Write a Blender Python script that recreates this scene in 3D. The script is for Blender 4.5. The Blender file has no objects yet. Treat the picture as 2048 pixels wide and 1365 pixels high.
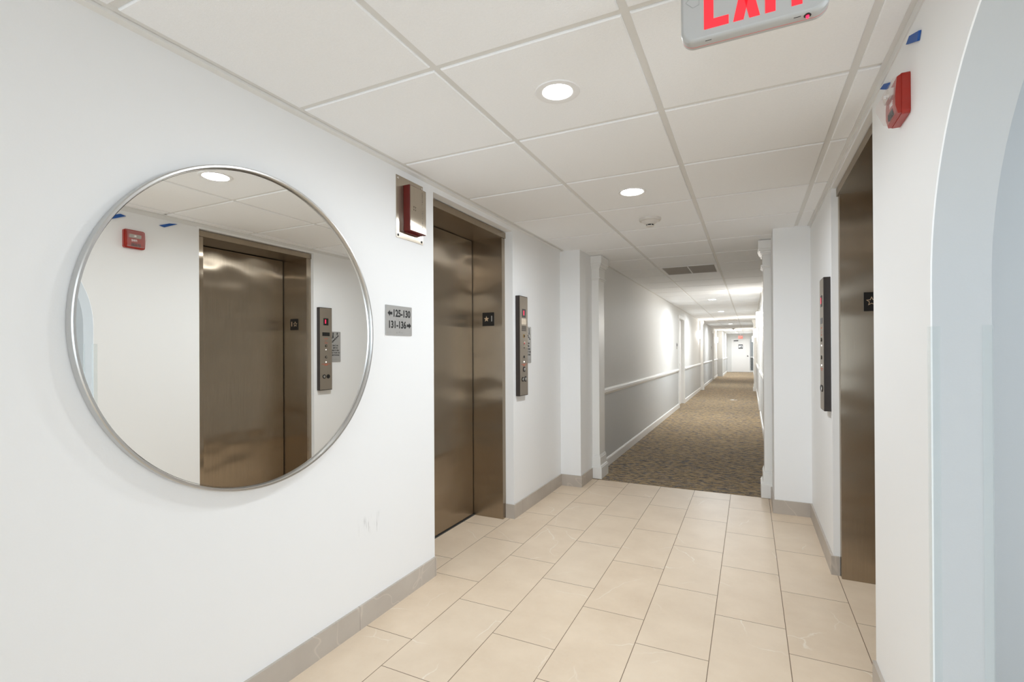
import bpy, bmesh, math, random
from mathutils import Vector, Matrix
random.seed(7)
scene = bpy.context.scene
COL = scene.collection
# ------------------------------------------------------------------ camera
CAMH = 1.2978
yaw, pitch, roll = 0.4489, 0.0028, -0.0052
cy_, sy_ = math.cos(yaw), math.sin(yaw)
f0 = Vector((-sy_, cy_, 0)); r0 = Vector((cy_, sy_, 0)); u0 = Vector((0, 0, 1))
f1 = f0 * math.cos(pitch) + u0 * math.sin(pitch)
u1 = u0 * math.cos(pitch) - f0 * math.sin(pitch)
r2 = r0 * math.cos(roll) + u1 * math.sin(roll)
u2 = u1 * math.cos(roll) - r0 * math.sin(roll)
cam = bpy.data.cameras.new('camera')
cam.sensor_width = 36.0
cam.lens = 36.0 * 987.3251 / 2048.0
cam.shift_y = 17.76 / 2048.0
cam.clip_start = 0.05
cam.clip_end = 200
camo = bpy.data.objects.new('camera', cam)
COL.objects.link(camo)
m3 = Matrix((r2, u2, -f1)).transposed()
camo.matrix_world = Matrix.Translation((0, 0, CAMH)) @ m3.to_4x4()
scene.camera = camo
# ------------------------------------------------------------------ world, exposure, daylight
scene.view_settings.view_transform = 'Standard'
scene.view_settings.look = 'None'
scene.view_settings.gamma = 1.0
scene.view_settings.use_curve_mapping = False
scene.view_settings.exposure = 0.02
scene.cycles.max_bounces = 14
scene.cycles.diffuse_bounces = 8
scene.cycles.glossy_bounces = 6
scene.cycles.sample_clamp_indirect = 6.0
scene.cycles.use_denoising = True
world = bpy.data.worlds.new('world')
scene.world = world
world.use_nodes = True
bg = world.node_tree.nodes['Background']
bg.inputs[0].default_value = (0.72, 0.86, 1.0, 1)
bg.inputs[1].default_value = 1.2

LOBBY_DOWN = 25.0
LOBBY_SPOT, CORR_SPOT = 6.2, 36.0
LAMPCOL = (0.88, 0.945, 1.0)
CORR_DOWN = 40.0
SCONCE = 38.0

def area(name, loc, rot, sx, sy, power, color):
    l = bpy.data.lights.new(name, 'AREA')
    l.shape = 'RECTANGLE'; l.size = sx; l.size_y = sy
    l.energy = power; l.color = color
    o = bpy.data.objects.new(name, l)
    o.location = loc; o.rotation_euler = rot
    COL.objects.link(o)
    return o
# daylight entering through the window behind the camera, and the window of the side room
area('daylight_window', (-0.6, -3.62, 1.35), (math.radians(90), 0, 0), 1.9, 1.7, 42, (0.74, 0.87, 1.0))
area('daylight_side_room', (2.95, -0.6, 1.4), (math.radians(90), 0, math.radians(90)), 2.4, 1.7, 74, (0.82, 0.91, 1.0))

# ------------------------------------------------------------------ materials
def mat(name, col, rough=0.6, metal=0.0, emit=None, estr=0.0, spec=None, bump=None, var=None, coat=0.0):
    m = bpy.data.materials.new(name); m.use_nodes = True
    nt = m.node_tree; b = nt.nodes['Principled BSDF']
    b.inputs['Base Color'].default_value = (*col, 1)
    b.inputs['Roughness'].default_value = rough
    b.inputs['Metallic'].default_value = metal
    if spec is not None: b.inputs['Specular IOR Level'].default_value = spec
    if coat: b.inputs['Coat Weight'].default_value = coat
    if emit:
        b.inputs['Emission Color'].default_value = (*emit, 1)
        b.inputs['Emission Strength'].default_value = estr
    if bump or var:
        tc = nt.nodes.new('ShaderNodeTexCoord')
    if bump:
        sc, st = bump
        n = nt.nodes.new('ShaderNodeTexNoise'); n.inputs['Scale'].default_value = sc; n.inputs['Detail'].default_value = 4
        nt.links.new(tc.outputs['Object'], n.inputs['Vector'])
        bp = nt.nodes.new('ShaderNodeBump'); bp.inputs['Strength'].default_value = st; bp.inputs['Distance'].default_value = 0.002
        nt.links.new(n.outputs['Fac'], bp.inputs['Height']); nt.links.new(bp.outputs['Normal'], b.inputs['Normal'])
    if var:
        sc, amt = var
        n = nt.nodes.new('ShaderNodeTexNoise'); n.inputs['Scale'].default_value = sc; n.inputs['Detail'].default_value = 5
        nt.links.new(tc.outputs['Object'], n.inputs['Vector'])
        mx = nt.nodes.new('ShaderNodeMix'); mx.data_type = 'RGBA'
        mx.inputs['A'].default_value = (*[c * (1 - amt) for c in col], 1)
        mx.inputs['B'].default_value = (*[min(1, c * (1 + amt)) for c in col], 1)
        nt.links.new(n.outputs['Fac'], mx.inputs['Factor'])
        nt.links.new(mx.outputs['Result'], b.inputs['Base Color'])
    return m

def math_node(nt, op, a, b=None, c=None):
    n = nt.nodes.new('ShaderNodeMath'); n.operation = op
    for i, v in enumerate((a, b, c)):
        if v is None: continue
        if isinstance(v, (int, float)): n.inputs[i].default_value = v
        else: nt.links.new(v, n.inputs[i])
    return n.outputs[0]

def mix_rgb(nt, fac, a, b):
    mx = nt.nodes.new('ShaderNodeMix'); mx.data_type = 'RGBA'
    for k, v in (('Factor', fac), ('A', a), ('B', b)):
        if isinstance(v, (int, float)): mx.inputs[k].default_value = v
        elif isinstance(v, tuple): mx.inputs[k].default_value = (*v, 1) if len(v) == 3 else v
        else: nt.links.new(v, mx.inputs[k])
    return mx.outputs['Result']

WHITE_PAINT = mat('white_wall_paint', (0.86, 0.862, 0.86), 0.55, bump=(180, 0.08), var=(1.3, 0.012))
TRIM_PAINT = mat('white_trim_paint', (0.82, 0.81, 0.785), 0.32)
TILE_CEIL = mat('ceiling_tile', (0.92, 0.93, 0.94), 0.9, bump=(260, 0.35), var=(140, 0.035))
GRID_CEIL = mat('ceiling_grid_metal', (0.76, 0.755, 0.735), 0.5)
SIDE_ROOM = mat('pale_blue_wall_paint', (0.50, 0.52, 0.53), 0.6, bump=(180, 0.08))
PAPER_UP = mat('pale_wallpaper', (0.70, 0.69, 0.665), 0.55, bump=(60, 0.25), var=(35, 0.02))
PAPER_LOW = mat('grey_wallpaper', (0.565, 0.57, 0.565), 0.5, bump=(60, 0.35), var=(40, 0.03))
BLACK = mat('black_plastic', (0.012, 0.011, 0.011), 0.35)
DARKBROWN = mat('dark_bronze_housing', (0.028, 0.02, 0.016), 0.4)
RED = mat('red_plastic', (0.36, 0.016, 0.006), 0.3, coat=0.2)
DARKRED = mat('dark_red_box', (0.11, 0.006, 0.004), 0.35)
CHROME = mat('chrome', (0.75, 0.73, 0.70), 0.15, 1.0)
BRASS = mat('brass', (0.7, 0.48, 0.2), 0.25, 1.0)
MIRROR = mat('mirror_silver', (0.93, 0.925, 0.90), 0.0, 1.0)
FRAME = mat('brushed_silver_frame', (0.60, 0.595, 0.585), 0.32, 1.0)
SIGNGREY = mat('brushed_grey_sign', (0.42, 0.41, 0.395), 0.4, 0.25, var=(900, 0.15))
INK = mat('black_lettering', (0.012, 0.012, 0.012), 0.5)
EXITCASE = mat('exit_case_grey', (0.44, 0.44, 0.425), 0.38)
EXITRED = mat('exit_letter_red', (0.75, 0.02, 0.03), 0.4, emit=(1.0, 0.018, 0.03), estr=0.95)
LEDRED = mat('red_led', (0.8, 0.02, 0.05), 0.4, emit=(1.0, 0.02, 0.08), estr=2.0)
LEDWHITE = mat('white_led', (0.9, 0.9, 0.9), 0.4, emit=(1.0, 0.95, 0.85), estr=4.0)
ORANGE = mat('orange_lettering', (0.55, 0.10, 0.04), 0.5)
TAPE = mat('blue_masking_tape', (0.012, 0.09, 0.36), 0.6)
CREAM = mat('cream_plastic', (0.72, 0.69, 0.65), 0.4)
GRILLE = mat('grey_vent_louver', (0.45, 0.42, 0.385), 0.5)
DARKVOID = mat('dark_void', (0.02, 0.02, 0.02), 0.9)
OFFWHITE = mat('white_paper', (0.85, 0.85, 0.85), 0.7)
STAR = mat('star_gold', (0.72, 0.55, 0.38), 0.35, 0.6)
DOORPAINT = mat('white_door_paint', (0.82, 0.80, 0.775), 0.4)
LENS1 = mat('downlight_lens_lobby', (0.9, 0.9, 0.9), 0.5, emit=(1.0, 0.98, 0.96), estr=LOBBY_DOWN)
LENS2 = mat('downlight_lens_corridor', (0.9, 0.9, 0.9), 0.5, emit=(1.0, 0.97, 0.93), estr=CORR_DOWN)
SHADE = mat('glowing_sconce_shade', (0.9, 0.9, 0.88), 0.5, emit=(1.0, 0.965, 0.91), estr=SCONCE)
GROUND = mat('pale_ground', (0.45, 0.47, 0.45), 0.9)

def clear_plastic(name, tint, amount):
    m = bpy.data.materials.new(name); m.use_nodes = True
    nt = m.node_tree
    for n in list(nt.nodes): nt.nodes.remove(n)
    out = nt.nodes.new('ShaderNodeOutputMaterial')
    t = nt.nodes.new('ShaderNodeBsdfTransparent'); t.inputs[0].default_value = (*tint, 1)
    g = nt.nodes.new('ShaderNodeBsdfPrincipled'); g.inputs['Base Color'].default_value = (0.85, 0.88, 0.88, 1); g.inputs['Roughness'].default_value = 0.12
    mx = nt.nodes.new('ShaderNodeMixShader'); mx.inputs[0].default_value = amount
    nt.links.new(t.outputs[0], mx.inputs[1]); nt.links.new(g.outputs[0], mx.inputs[2]); nt.links.new(mx.outputs[0], out.inputs[0])
    return m
CLEAR = clear_plastic('clear_plastic', (0.975, 0.985, 0.985), 0.09)
LENSCLEAR = clear_plastic('clear_strobe_lens', (0.97, 0.94, 0.93), 0.13)
GLASS = clear_plastic('window_glass', (0.97, 0.98, 0.98), 0.06)

def steel(name, col, rough=0.25, wav=0.55):
    """vertically brushed, slightly wavy bronze-toned stainless steel"""
    m = bpy.data.materials.new(name); m.use_nodes = True
    nt = m.node_tree; b = nt.nodes['Principled BSDF']
    b.inputs['Metallic'].default_value = 1.0
    b.inputs['Roughness'].default_value = rough
    b.inputs['Anisotropic'].default_value = 1.0
    geo = nt.nodes.new('ShaderNodeNewGeometry')
    tg = nt.nodes.new('ShaderNodeVectorMath'); tg.operation = 'CROSS_PRODUCT'; tg.inputs[1].default_value = (0.001, 0.002, 1.0)
    nt.links.new(geo.outputs['True Normal'], tg.inputs[0]); nt.links.new(tg.outputs[0], b.inputs['Tangent'])
    tc = nt.nodes.new('ShaderNodeTexCoord')
    mp = nt.nodes.new('ShaderNodeMapping'); mp.inputs['Scale'].default_value = (260, 260, 5)
    nt.links.new(tc.outputs['Object'], mp.inputs['Vector'])
    n = nt.nodes.new('ShaderNodeTexNoise'); n.inputs['Scale'].default_value = 1.0; n.inputs['Detail'].default_value = 3
    nt.links.new(mp.outputs[0], n.inputs['Vector'])
    mp2 = nt.nodes.new('ShaderNodeMapping'); mp2.inputs['Scale'].default_value = (1.2, 1.2, 2.4)
    nt.links.new(tc.outputs['Object'], mp2.inputs['Vector'])
    n2 = nt.nodes.new('ShaderNodeTexNoise'); n2.inputs['Scale'].default_value = 1.6; n2.inputs['Detail'].default_value = 1
    nt.links.new(mp2.outputs[0], n2.inputs['Vector'])
    b1 = nt.nodes.new('ShaderNodeBump'); b1.inputs['Strength'].default_value = wav; b1.inputs['Distance'].default_value = 0.03
    nt.links.new(n2.outputs['Fac'], b1.inputs['Height'])
    nt.links.new(b1.outputs[0], b.inputs['Normal'])
    c = mix_rgb(nt, n.outputs['Fac'], tuple(x * 0.86 for x in col), tuple(min(1, x * 1.12) for x in col))
    nt.links.new(c, b.inputs['Base Color'])
    return m
STEEL = steel('bronze_stainless_steel', (0.385, 0.32, 0.245))
STEEL2 = steel('stainless_steel_plate', (0.50, 0.44, 0.36), 0.25, 0.4)

def floor_tile_material():
    m = bpy.data.materials.new('beige_porcelain_tile'); m.use_nodes = True
    nt = m.node_tree; b = nt.nodes['Principled BSDF']
    tc = nt.nodes.new('ShaderNodeTexCoord')
    sp = nt.nodes.new('ShaderNodeSeparateXYZ'); nt.links.new(tc.outputs['Object'], sp.inputs[0])
    W, L = 0.3048, 0.6096
    u = math_node(nt, 'DIVIDE', math_node(nt, 'SUBTRACT', sp.outputs[0], -1.0760), W)
    k = math_node(nt, 'FLOOR', u)
    fu = math_node(nt, 'SUBTRACT', u, k)
    v = math_node(nt, 'DIVIDE', math_node(nt, 'ADD', math_node(nt, 'SUBTRACT', sp.outputs[1], 0.182), math_node(nt, 'MULTIPLY', k, 0.2045)), L)
    j = math_node(nt, 'FLOOR', v)
    fv = math_node(nt, 'SUBTRACT', v, j)
    g = 0.0016
    du = math_node(nt, 'MULTIPLY', math_node(nt, 'MINIMUM', fu, math_node(nt, 'SUBTRACT', 1.0, fu)), W)
    dv = math_node(nt, 'MULTIPLY', math_node(nt, 'MINIMUM', fv, math_node(nt, 'SUBTRACT', 1.0, fv)), L)
    d = math_node(nt, 'MINIMUM', du, dv)
    grout = math_node(nt, 'LESS_THAN', d, g)
    # per-tile random vector
    cb = nt.nodes.new('ShaderNodeCombineXYZ'); nt.links.new(k, cb.inputs[0]); nt.links.new(j, cb.inputs[1])
    wn = nt.nodes.new('ShaderNodeTexWhiteNoise'); wn.noise_dimensions = '3D'; nt.links.new(cb.outputs[0], wn.inputs['Vector'])
    off = nt.nodes.new('ShaderNodeVectorMath'); off.operation = 'SCALE'; nt.links.new(wn.outputs['Color'], off.inputs[0]); off.inputs['Scale'].default_value = 40
    va = nt.nodes.new('ShaderNodeVectorMath'); va.operation = 'ADD'; nt.links.new(tc.outputs['Object'], va.inputs[0]); nt.links.new(off.outputs[0], va.inputs[1])
    n1 = nt.nodes.new('ShaderNodeTexNoise'); n1.inputs['Scale'].default_value = 4.5; n1.inputs['Detail'].default_value = 8; n1.inputs['Roughness'].default_value = 0.6; nt.links.new(va.outputs[0], n1.inputs['Vector'])
    n3 = nt.nodes.new('ShaderNodeTexNoise'); n3.inputs['Scale'].default_value = 60; n3.inputs['Detail'].default_value = 3; nt.links.new(va.outputs[0], n3.inputs['Vector'])
    base = mix_rgb(nt, n1.outputs['Fac'], (0.61, 0.465, 0.325), (0.85, 0.70, 0.535))
    base = mix_rgb(nt, math_node(nt, 'MULTIPLY', n3.outputs['Fac'], 0.3), base, (0.76, 0.67, 0.55))
    tv = math_node(nt, 'MULTIPLY', wn.outputs['Value'], 0.22)
    base = mix_rgb(nt, tv, base, (0.74, 0.64, 0.52))
    # veins: long, slightly bent thin lines, kept only in patches of a few tiles
    wob = nt.nodes.new('ShaderNodeTexNoise'); wob.inputs['Scale'].default_value = 4.0; wob.inputs['Detail'].default_value = 5; nt.links.new(va.outputs[0], wob.inputs['Vector'])
    wsc = nt.nodes.new('ShaderNodeVectorMath'); wsc.operation = 'SCALE'; nt.links.new(wob.outputs['Color'], wsc.inputs[0]); wsc.inputs['Scale'].default_value = 0.16
    wad = nt.nodes.new('ShaderNodeVectorMath'); wad.operation = 'ADD'; nt.links.new(va.outputs[0], wad.inputs[0]); nt.links.new(wsc.outputs[0], wad.inputs[1])
    vo = nt.nodes.new('ShaderNodeTexVoronoi'); vo.feature = 'DISTANCE_TO_EDGE'; vo.inputs['Scale'].default_value = 2.0; nt.links.new(wad.outputs[0], vo.inputs['Vector'])
    vein = math_node(nt, 'SUBTRACT', 1.0, math_node(nt, 'MINIMUM', math_node(nt, 'MULTIPLY', vo.outputs['Distance'], 130.0), 1.0))
    n4 = nt.nodes.new('ShaderNodeTexNoise'); n4.inputs['Scale'].default_value = 3.2; nt.links.new(va.outputs[0], n4.inputs['Vector'])
    mask = math_node(nt, 'MINIMUM', math_node(nt, 'MAXIMUM', math_node(nt, 'MULTIPLY', math_node(nt, 'SUBTRACT', n4.outputs['Fac'], 0.48), 7.0), 0.0), 1.0)
    vein = math_node(nt, 'MULTIPLY', math_node(nt, 'MULTIPLY', vein, mask), 0.7)
    base = mix_rgb(nt, vein, base, (0.88, 0.82, 0.72))
    base = mix_rgb(nt, grout, base, (0.20, 0.14, 0.09))
    nt.links.new(base, b.inputs['Base Color'])
    b.inputs['Roughness'].default_value = 0.42; b.inputs['Specular IOR Level'].default_value = 0.35
    rg = math_node(nt, 'ADD', math_node(nt, 'MULTIPLY', grout, 0.4), 0.40)
    nt.links.new(rg, b.inputs['Roughness'])
    bp = nt.nodes.new('ShaderNodeBump'); bp.inputs['Strength'].default_value = 0.5; bp.inputs['Distance'].default_value = 0.002
    nt.links.new(math_node(nt, 'SUBTRACT', 1.0, grout), bp.inputs['Height']); nt.links.new(bp.outputs[0], b.inputs['Normal'])
    return m
FLOORTILE = floor_tile_material()

def base_tile_material():
    m = bpy.data.materials.new('taupe_base_tile'); m.use_nodes = True
    nt = m.node_tree; b = nt.nodes['Principled BSDF']
    tc = nt.nodes.new('ShaderNodeTexCoord')
    n1 = nt.nodes.new('ShaderNodeTexNoise'); n1.inputs['Scale'].default_value = 5; n1.inputs['Detail'].default_value = 6; nt.links.new(tc.outputs['Object'], n1.inputs['Vector'])
    base = mix_rgb(nt, n1.outputs['Fac'], (0.41, 0.36, 0.31), (0.55, 0.495, 0.435))
    n2 = nt.nodes.new('ShaderNodeTexNoise'); n2.inputs['Scale'].default_value = 2.2; n2.inputs['Distortion'].default_value = 0.6; nt.links.new(tc.outputs['Object'], n2.inputs['Vector'])
    w = math_node(nt, 'ABSOLUTE', math_node(nt, 'SUBTRACT', n2.outputs['Fac'], 0.5))
    vein = math_node(nt, 'MULTIPLY', math_node(nt, 'SUBTRACT', 1.0, math_node(nt, 'MINIMUM', math_node(nt, 'MULTIPLY', w, 160.0), 1.0)), 0.45)
    base = mix_rgb(nt, vein, base, (0.68, 0.60, 0.52))
    sp = nt.nodes.new('ShaderNodeSeparateXYZ'); nt.links.new(tc.outputs['Object'], sp.inputs[0])
    fr = math_node(nt, 'FRACT', math_node(nt, 'DIVIDE', math_node(nt, 'SUBTRACT', sp.outputs[1], 1.764), 0.6096))
    gr = math_node(nt, 'LESS_THAN', math_node(nt, 'MULTIPLY', fr, 0.6096), 0.0022)
    base = mix_rgb(nt, gr, base, (0.26, 0.21, 0.17))
    nt.links.new(base, b.inputs['Base Color'])
    b.inputs['Roughness'].default_value = 0.45
    return m
BASETILE = base_tile_material()

def carpet_material():
    m = bpy.data.materials.new('patterned_carpet'); m.use_nodes = True
    nt = m.node_tree; b = nt.nodes['Principled BSDF']
    tc = nt.nodes.new('ShaderNodeTexCoord')
    def cells(cw, cl, seed):
        sp = nt.nodes.new('ShaderNodeSeparateXYZ'); nt.links.new(tc.outputs['Object'], sp.inputs[0])
        j = math_node(nt, 'FLOOR', math_node(nt, 'DIVIDE', sp.outputs[1], cl))
        sh = math_node(nt, 'MULTIPLY', math_node(nt, 'FRACT', math_node(nt, 'MULTIPLY', j, 0.377)), cw)
        i = math_node(nt, 'FLOOR', math_node(nt, 'DIVIDE', math_node(nt, 'ADD', sp.outputs[0], sh), cw))
        cb = nt.nodes.new('ShaderNodeCombineXYZ'); nt.links.new(i, cb.inputs[0]); nt.links.new(j, cb.inputs[1]); cb.inputs[2].default_value = seed
        wn = nt.nodes.new('ShaderNodeTexWhiteNoise'); wn.noise_dimensions = '3D'; nt.links.new(cb.outputs[0], wn.inputs['Vector'])
        return wn.outputs['Value']
    def ramp(fac, stops):
        r = nt.nodes.new('ShaderNodeValToRGB'); r.color_ramp.interpolation = 'CONSTANT'
        e = r.color_ramp.elements
        e[0].position = 0; e[0].color = (*stops[0][1], 1)
        e[1].position = stops[1][0]; e[1].color = (*stops[1][1], 1)
        for p_, c_ in stops[2:]:
            x = e.new(p_); x.color = (*c_, 1)
        nt.links.new(fac, r.inputs[0]); return r.outputs[0]
    a = ramp(cells(0.040, 0.017, 1.0), [(0, (0.33, 0.225, 0.10)), (0.34, (0.18, 0.125, 0.055)), (0.50, (0.025, 0.025, 0.045)), (0.67, (0.42, 0.30, 0.16)), (0.86, (0.13, 0.125, 0.13))])
    c2 = ramp(cells(0.024, 0.011, 4.0), [(0, (0.32, 0.22, 0.12)), (0.5, (0.13, 0.10, 0.075)), (0.8, (0.42, 0.33, 0.22))])
    base = mix_rgb(nt, 0.30, a, c2)
    nt.links.new(base, b.inputs['Base Color'])
    b.inputs['Roughness'].default_value = 0.95
    b.inputs['Specular IOR Level'].default_value = 0.1
    b.inputs['Sheen Weight'].default_value = 0.15
    n = nt.nodes.new('ShaderNodeTexNoise'); n.inputs['Scale'].default_value = 320; nt.links.new(tc.outputs['Object'], n.inputs['Vector'])
    bp = nt.nodes.new('ShaderNodeBump'); bp.inputs['Strength'].default_value = 0.5; bp.inputs['Distance'].default_value = 0.004
    nt.links.new(n.outputs['Fac'], bp.inputs['Height']); nt.links.new(bp.outputs[0], b.inputs['Normal'])
    return m
CARPET = carpet_material()

def add_scuffs(m):
    nt = m.node_tree; b = nt.nodes['Principled BSDF']
    src = b.inputs['Base Color'].links[0].from_socket
    tc = nt.nodes.new('ShaderNodeTexCoord'); sp = nt.nodes.new('ShaderNodeSeparateXYZ'); nt.links.new(tc.outputs['Object'], sp.inputs[0])
    dy = math_node(nt, 'DIVIDE', math_node(nt, 'ABSOLUTE', math_node(nt, 'SUBTRACT', sp.outputs[1], 1.86)), 0.10)
    dz = math_node(nt, 'DIVIDE', math_node(nt, 'ABSOLUTE', math_node(nt, 'SUBTRACT', sp.outputs[2], 0.465)), 0.055)
    near = math_node(nt, 'MAXIMUM', math_node(nt, 'SUBTRACT', 1.0, math_node(nt, 'MAXIMUM', dy, dz)), 0.0)
    mp = nt.nodes.new('ShaderNodeMapping'); mp.inputs['Scale'].default_value = (1, 70, 9); nt.links.new(tc.outputs['Object'], mp.inputs['Vector'])
    n = nt.nodes.new('ShaderNodeTexNoise'); n.inputs['Scale'].default_value = 1.0; n.inputs['Detail'].default_value = 3; nt.links.new(mp.outputs[0], n.inputs['Vector'])
    k = math_node(nt, 'MAXIMUM', math_node(nt, 'MULTIPLY', math_node(nt, 'SUBTRACT', n.outputs['Fac'], 0.55), 5.0), 0.0)
    k = math_node(nt, 'MINIMUM', math_node(nt, 'MULTIPLY', k, near), 0.5)
    k = math_node(nt, 'MULTIPLY', k, math_node(nt, 'LESS_THAN', sp.outputs[0], 0.0))
    nt.links.new(mix_rgb(nt, k, src, (0.30, 0.29, 0.29)), b.inputs['Base Color'])
add_scuffs(WHITE_PAINT)

# ------------------------------------------------------------------ mesh helpers
class Fr:
    """a local frame: a along right, b up, c out of the wall"""
    def __init__(s, o, r, n, u=(0, 0, 1)):
        s.o = Vector(o); s.r = Vector(r); s.n = Vector(n); s.u = Vector(u)
    def __call__(s, a, b, c): return s.o + s.r * a + s.u * b + s.n * c
WORLD = Fr((0, 0, 0), (1, 0, 0), (0, 0, 1), (0, 1, 0))   # a=x, b=y, c=z

class MB:
    def __init__(s, fr=WORLD): s.v = []; s.f = []; s.sm = []; s.fr = fr
    def add(s, vs, fs, smooth=False):
        n = len(s.v); s.v += [s.fr(*p) for p in vs]
        for f in fs: s.f.append([n + i for i in f]); s.sm.append(smooth)
        return s
    def box(s, a0, a1, b0, b1, c0, c1, bev=0.0):
        if bev <= 0:
            vs = [(a, b, c) for c in (c0, c1) for a, b in ((a0, b0), (a1, b0), (a1, b1), (a0, b1))]
            fs = [(3, 2, 1, 0), (4, 5, 6, 7), (0, 1, 5, 4), (1, 2, 6, 5), (2, 3, 7, 6), (3, 0, 4, 7)]
            return s.add(vs, fs)
        # chamfer of all edges
        d = bev; vs = []; ring = []
        lv = [(c0, d), (c0 + d, 0), (c1 - d, 0), (c1, d)]
        for c, k in lv:
            base = len(vs)
            if k:   # inner square on the cap
                q = [(a0 + d, b0 + d), (a1 - d, b0 + d), (a1 - d, b1 - d), (a0 + d, b1 - d)]
                q = [q[0], q[1], q[1], q[2], q[2], q[3], q[3], q[0]]
            else:
                q = [(a0 + d, b0), (a1 - d, b0), (a1, b0 + d), (a1, b1 - d), (a1 - d, b1), (a0 + d, b1), (a0, b1 - d), (a0, b0 + d)]
            vs += [(a, b, c) for a, b in q]; ring.append(base)
        fs = []
        for i in range(3):
            for k in range(8):
                k2 = (k + 1) % 8
                fs.append((ring[i] + k, ring[i] + k2, ring[i + 1] + k2, ring[i + 1] + k))
        fs.append(tuple(ring[0] + k for k in (7, 5, 3, 1))); fs.append(tuple(ring[3] + k for k in (1, 3, 5, 7)))
        return s.add(vs, fs)
    def prism(s, poly, c0, c1):
        """poly in (a,b), extruded along c"""
        n = len(poly)
        vs = [(a, b, c0) for a, b in poly] + [(a, b, c1) for a, b in poly]
        fs = [tuple(range(n - 1, -1, -1)), tuple(range(n, 2 * n))] + [(i, (i + 1) % n, n + (i + 1) % n, n + i) for i in range(n)]
        return s.add(vs, fs)
    def lathe(s, prof, a=0, b=0, seg=48, axis='c', cap=True):
        """profile (radius, c) turned about the c axis through (a,b)"""
        vs = []; fs = []
        for r, c in prof:
            for k in range(seg):
                t = 2 * math.pi * k / seg
                vs.append((a + r * math.cos(t), b + r * math.sin(t), c))
        for i in range(len(prof) - 1):
            for k in range(seg):
                k2 = (k + 1) % seg
                fs.append((i * seg + k, i * seg + k2, (i + 1) * seg + k2, (i + 1) * seg + k))
        s.add(vs, fs, True)
        if cap:
            n = len(prof) - 1
            s.add([vs[k] for k in range(seg)], [tuple(range(seg))])
            s.add([vs[n * seg + k] for k in range(seg)], [tuple(range(seg))])
        return s
    def build(s, name, m, parent=None):
        org = wloc(parent) if parent else Vector((0, 0, 0))
        me = bpy.data.meshes.new(name)
        me.from_pydata([tuple(p - org) for p in s.v], [], s.f)
        me.polygons.foreach_set('use_smooth', s.sm)
        bm = bmesh.new(); bm.from_mesh(me)
        bmesh.ops.remove_doubles(bm, verts=bm.verts, dist=1e-6)
        bmesh.ops.recalc_face_normals(bm, faces=bm.faces)
        bm.to_mesh(me); bm.free()
        me.materials.append(m)
        o = bpy.data.objects.new(name, me); COL.objects.link(o)
        if parent: o.parent = parent
        if any(s.sm):
            md = o.modifiers.new('edges', 'EDGE_SPLIT'); md.split_angle = math.radians(35)
        return o

def wloc(o):
    v = Vector((0, 0, 0))
    while o: v += o.location; o = o.parent
    return v
def thing(name, label, cat, loc, group=None):
    o = bpy.data.objects.new(name, None); COL.objects.link(o); o.location = loc
    o.empty_display_size = 0.05
    o['label'] = label; o['category'] = cat
    if group: o['group'] = group
    return o
def tag(o, label, cat, group=None):
    o['label'] = label; o['category'] = cat
    if group: o['group'] = group
    return o
def struct(name, mb, m):
    o = mb.build(name, m); o['kind'] = 'structure'; return o
def copy_tree(o, parent=None):
    c = o.copy(); COL.objects.link(c)
    if parent: c.parent = parent
    for ch in [x for x in bpy.data.objects if x.parent == o]: copy_tree(ch, c)
    return c

def text(body, size, fr, a, b, c, name, m, parent, extrude=0.0006, bold=0.0, align='CENTER', sx=1.0, space=1.0, line=1.0, rot=0.0):
    cu = bpy.data.curves.new('t', 'FONT'); cu.body = body; cu.size = size; cu.extrude = extrude; cu.offset = bold
    cu.align_x = align; cu.align_y = 'CENTER'; cu.space_character = space; cu.space_line = line; cu.resolution_u = 3
    t = bpy.data.objects.new('t', cu); COL.objects.link(t)
    dg = bpy.context.evaluated_depsgraph_get()
    me = bpy.data.meshes.new_from_object(t.evaluated_get(dg))
    org = wloc(parent)
    cr, sr = math.cos(rot), math.sin(rot)
    for v in me.vertices:
        x, y, z = v.co.x * sx, v.co.y, v.co.z
        x, y = x * cr - y * sr, x * sr + y * cr
        v.co = fr(a + x, b + y, c + z) - org
    bpy.data.objects.remove(t); bpy.data.curves.remove(cu)
    me.materials.clear(); me.materials.append(m); me.name = name
    o = bpy.data.objects.new(name, me); COL.objects.link(o); o.parent = parent
    return o

def rrect(a0, a1, b0, b1, r, n=6):
    P = []
    for cx, cyy, t0 in ((a1 - r, b1 - r, 0), (a0 + r, b1 - r, 90), (a0 + r, b0 + r, 180), (a1 - r, b0 + r, 270)):
        for i in range(n + 1):
            t = math.radians(t0 + 90 * i / n); P.append((cx + r * math.cos(t), cyy + r * math.sin(t)))
    return P

# ------------------------------------------------------------------ main dimensions
C = 2.2636                 # ceiling height
XL, XR = -1.655, 0.428     # lobby walls
KL, KR = -1.455, 0.185     # corridor walls
YC = 4.86                  # tile / carpet line
YE = 32.0                  # far end of the corridor
YB = -3.6                  # wall behind the camera
T = 0.64724                # ceiling module
GX = [-1.61063, -0.96340, -0.31616, 0.33108]
GY0 = 1.4060
PL_Y, PR_Y = 4.517, 4.447  # faces of the two piers
EL0, EL1 = 2.388, 3.455    # left elevator opening in the wall
ER0, ER1 = 2.303, 3.375    # right elevator opening
EH = 2.228                 # its head

# ------------------------------------------------------------------ setting
mb = MB(); mb.box(-2.3, 0.9, YB, YC, -0.05, 0.0)
struct('floor', mb, FLOORTILE)
mb = MB(); mb.box(KL - .6, KR + .6, YC, YE + .3, -0.05, 0.002)
struct('floor', mb, CARPET)

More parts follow.
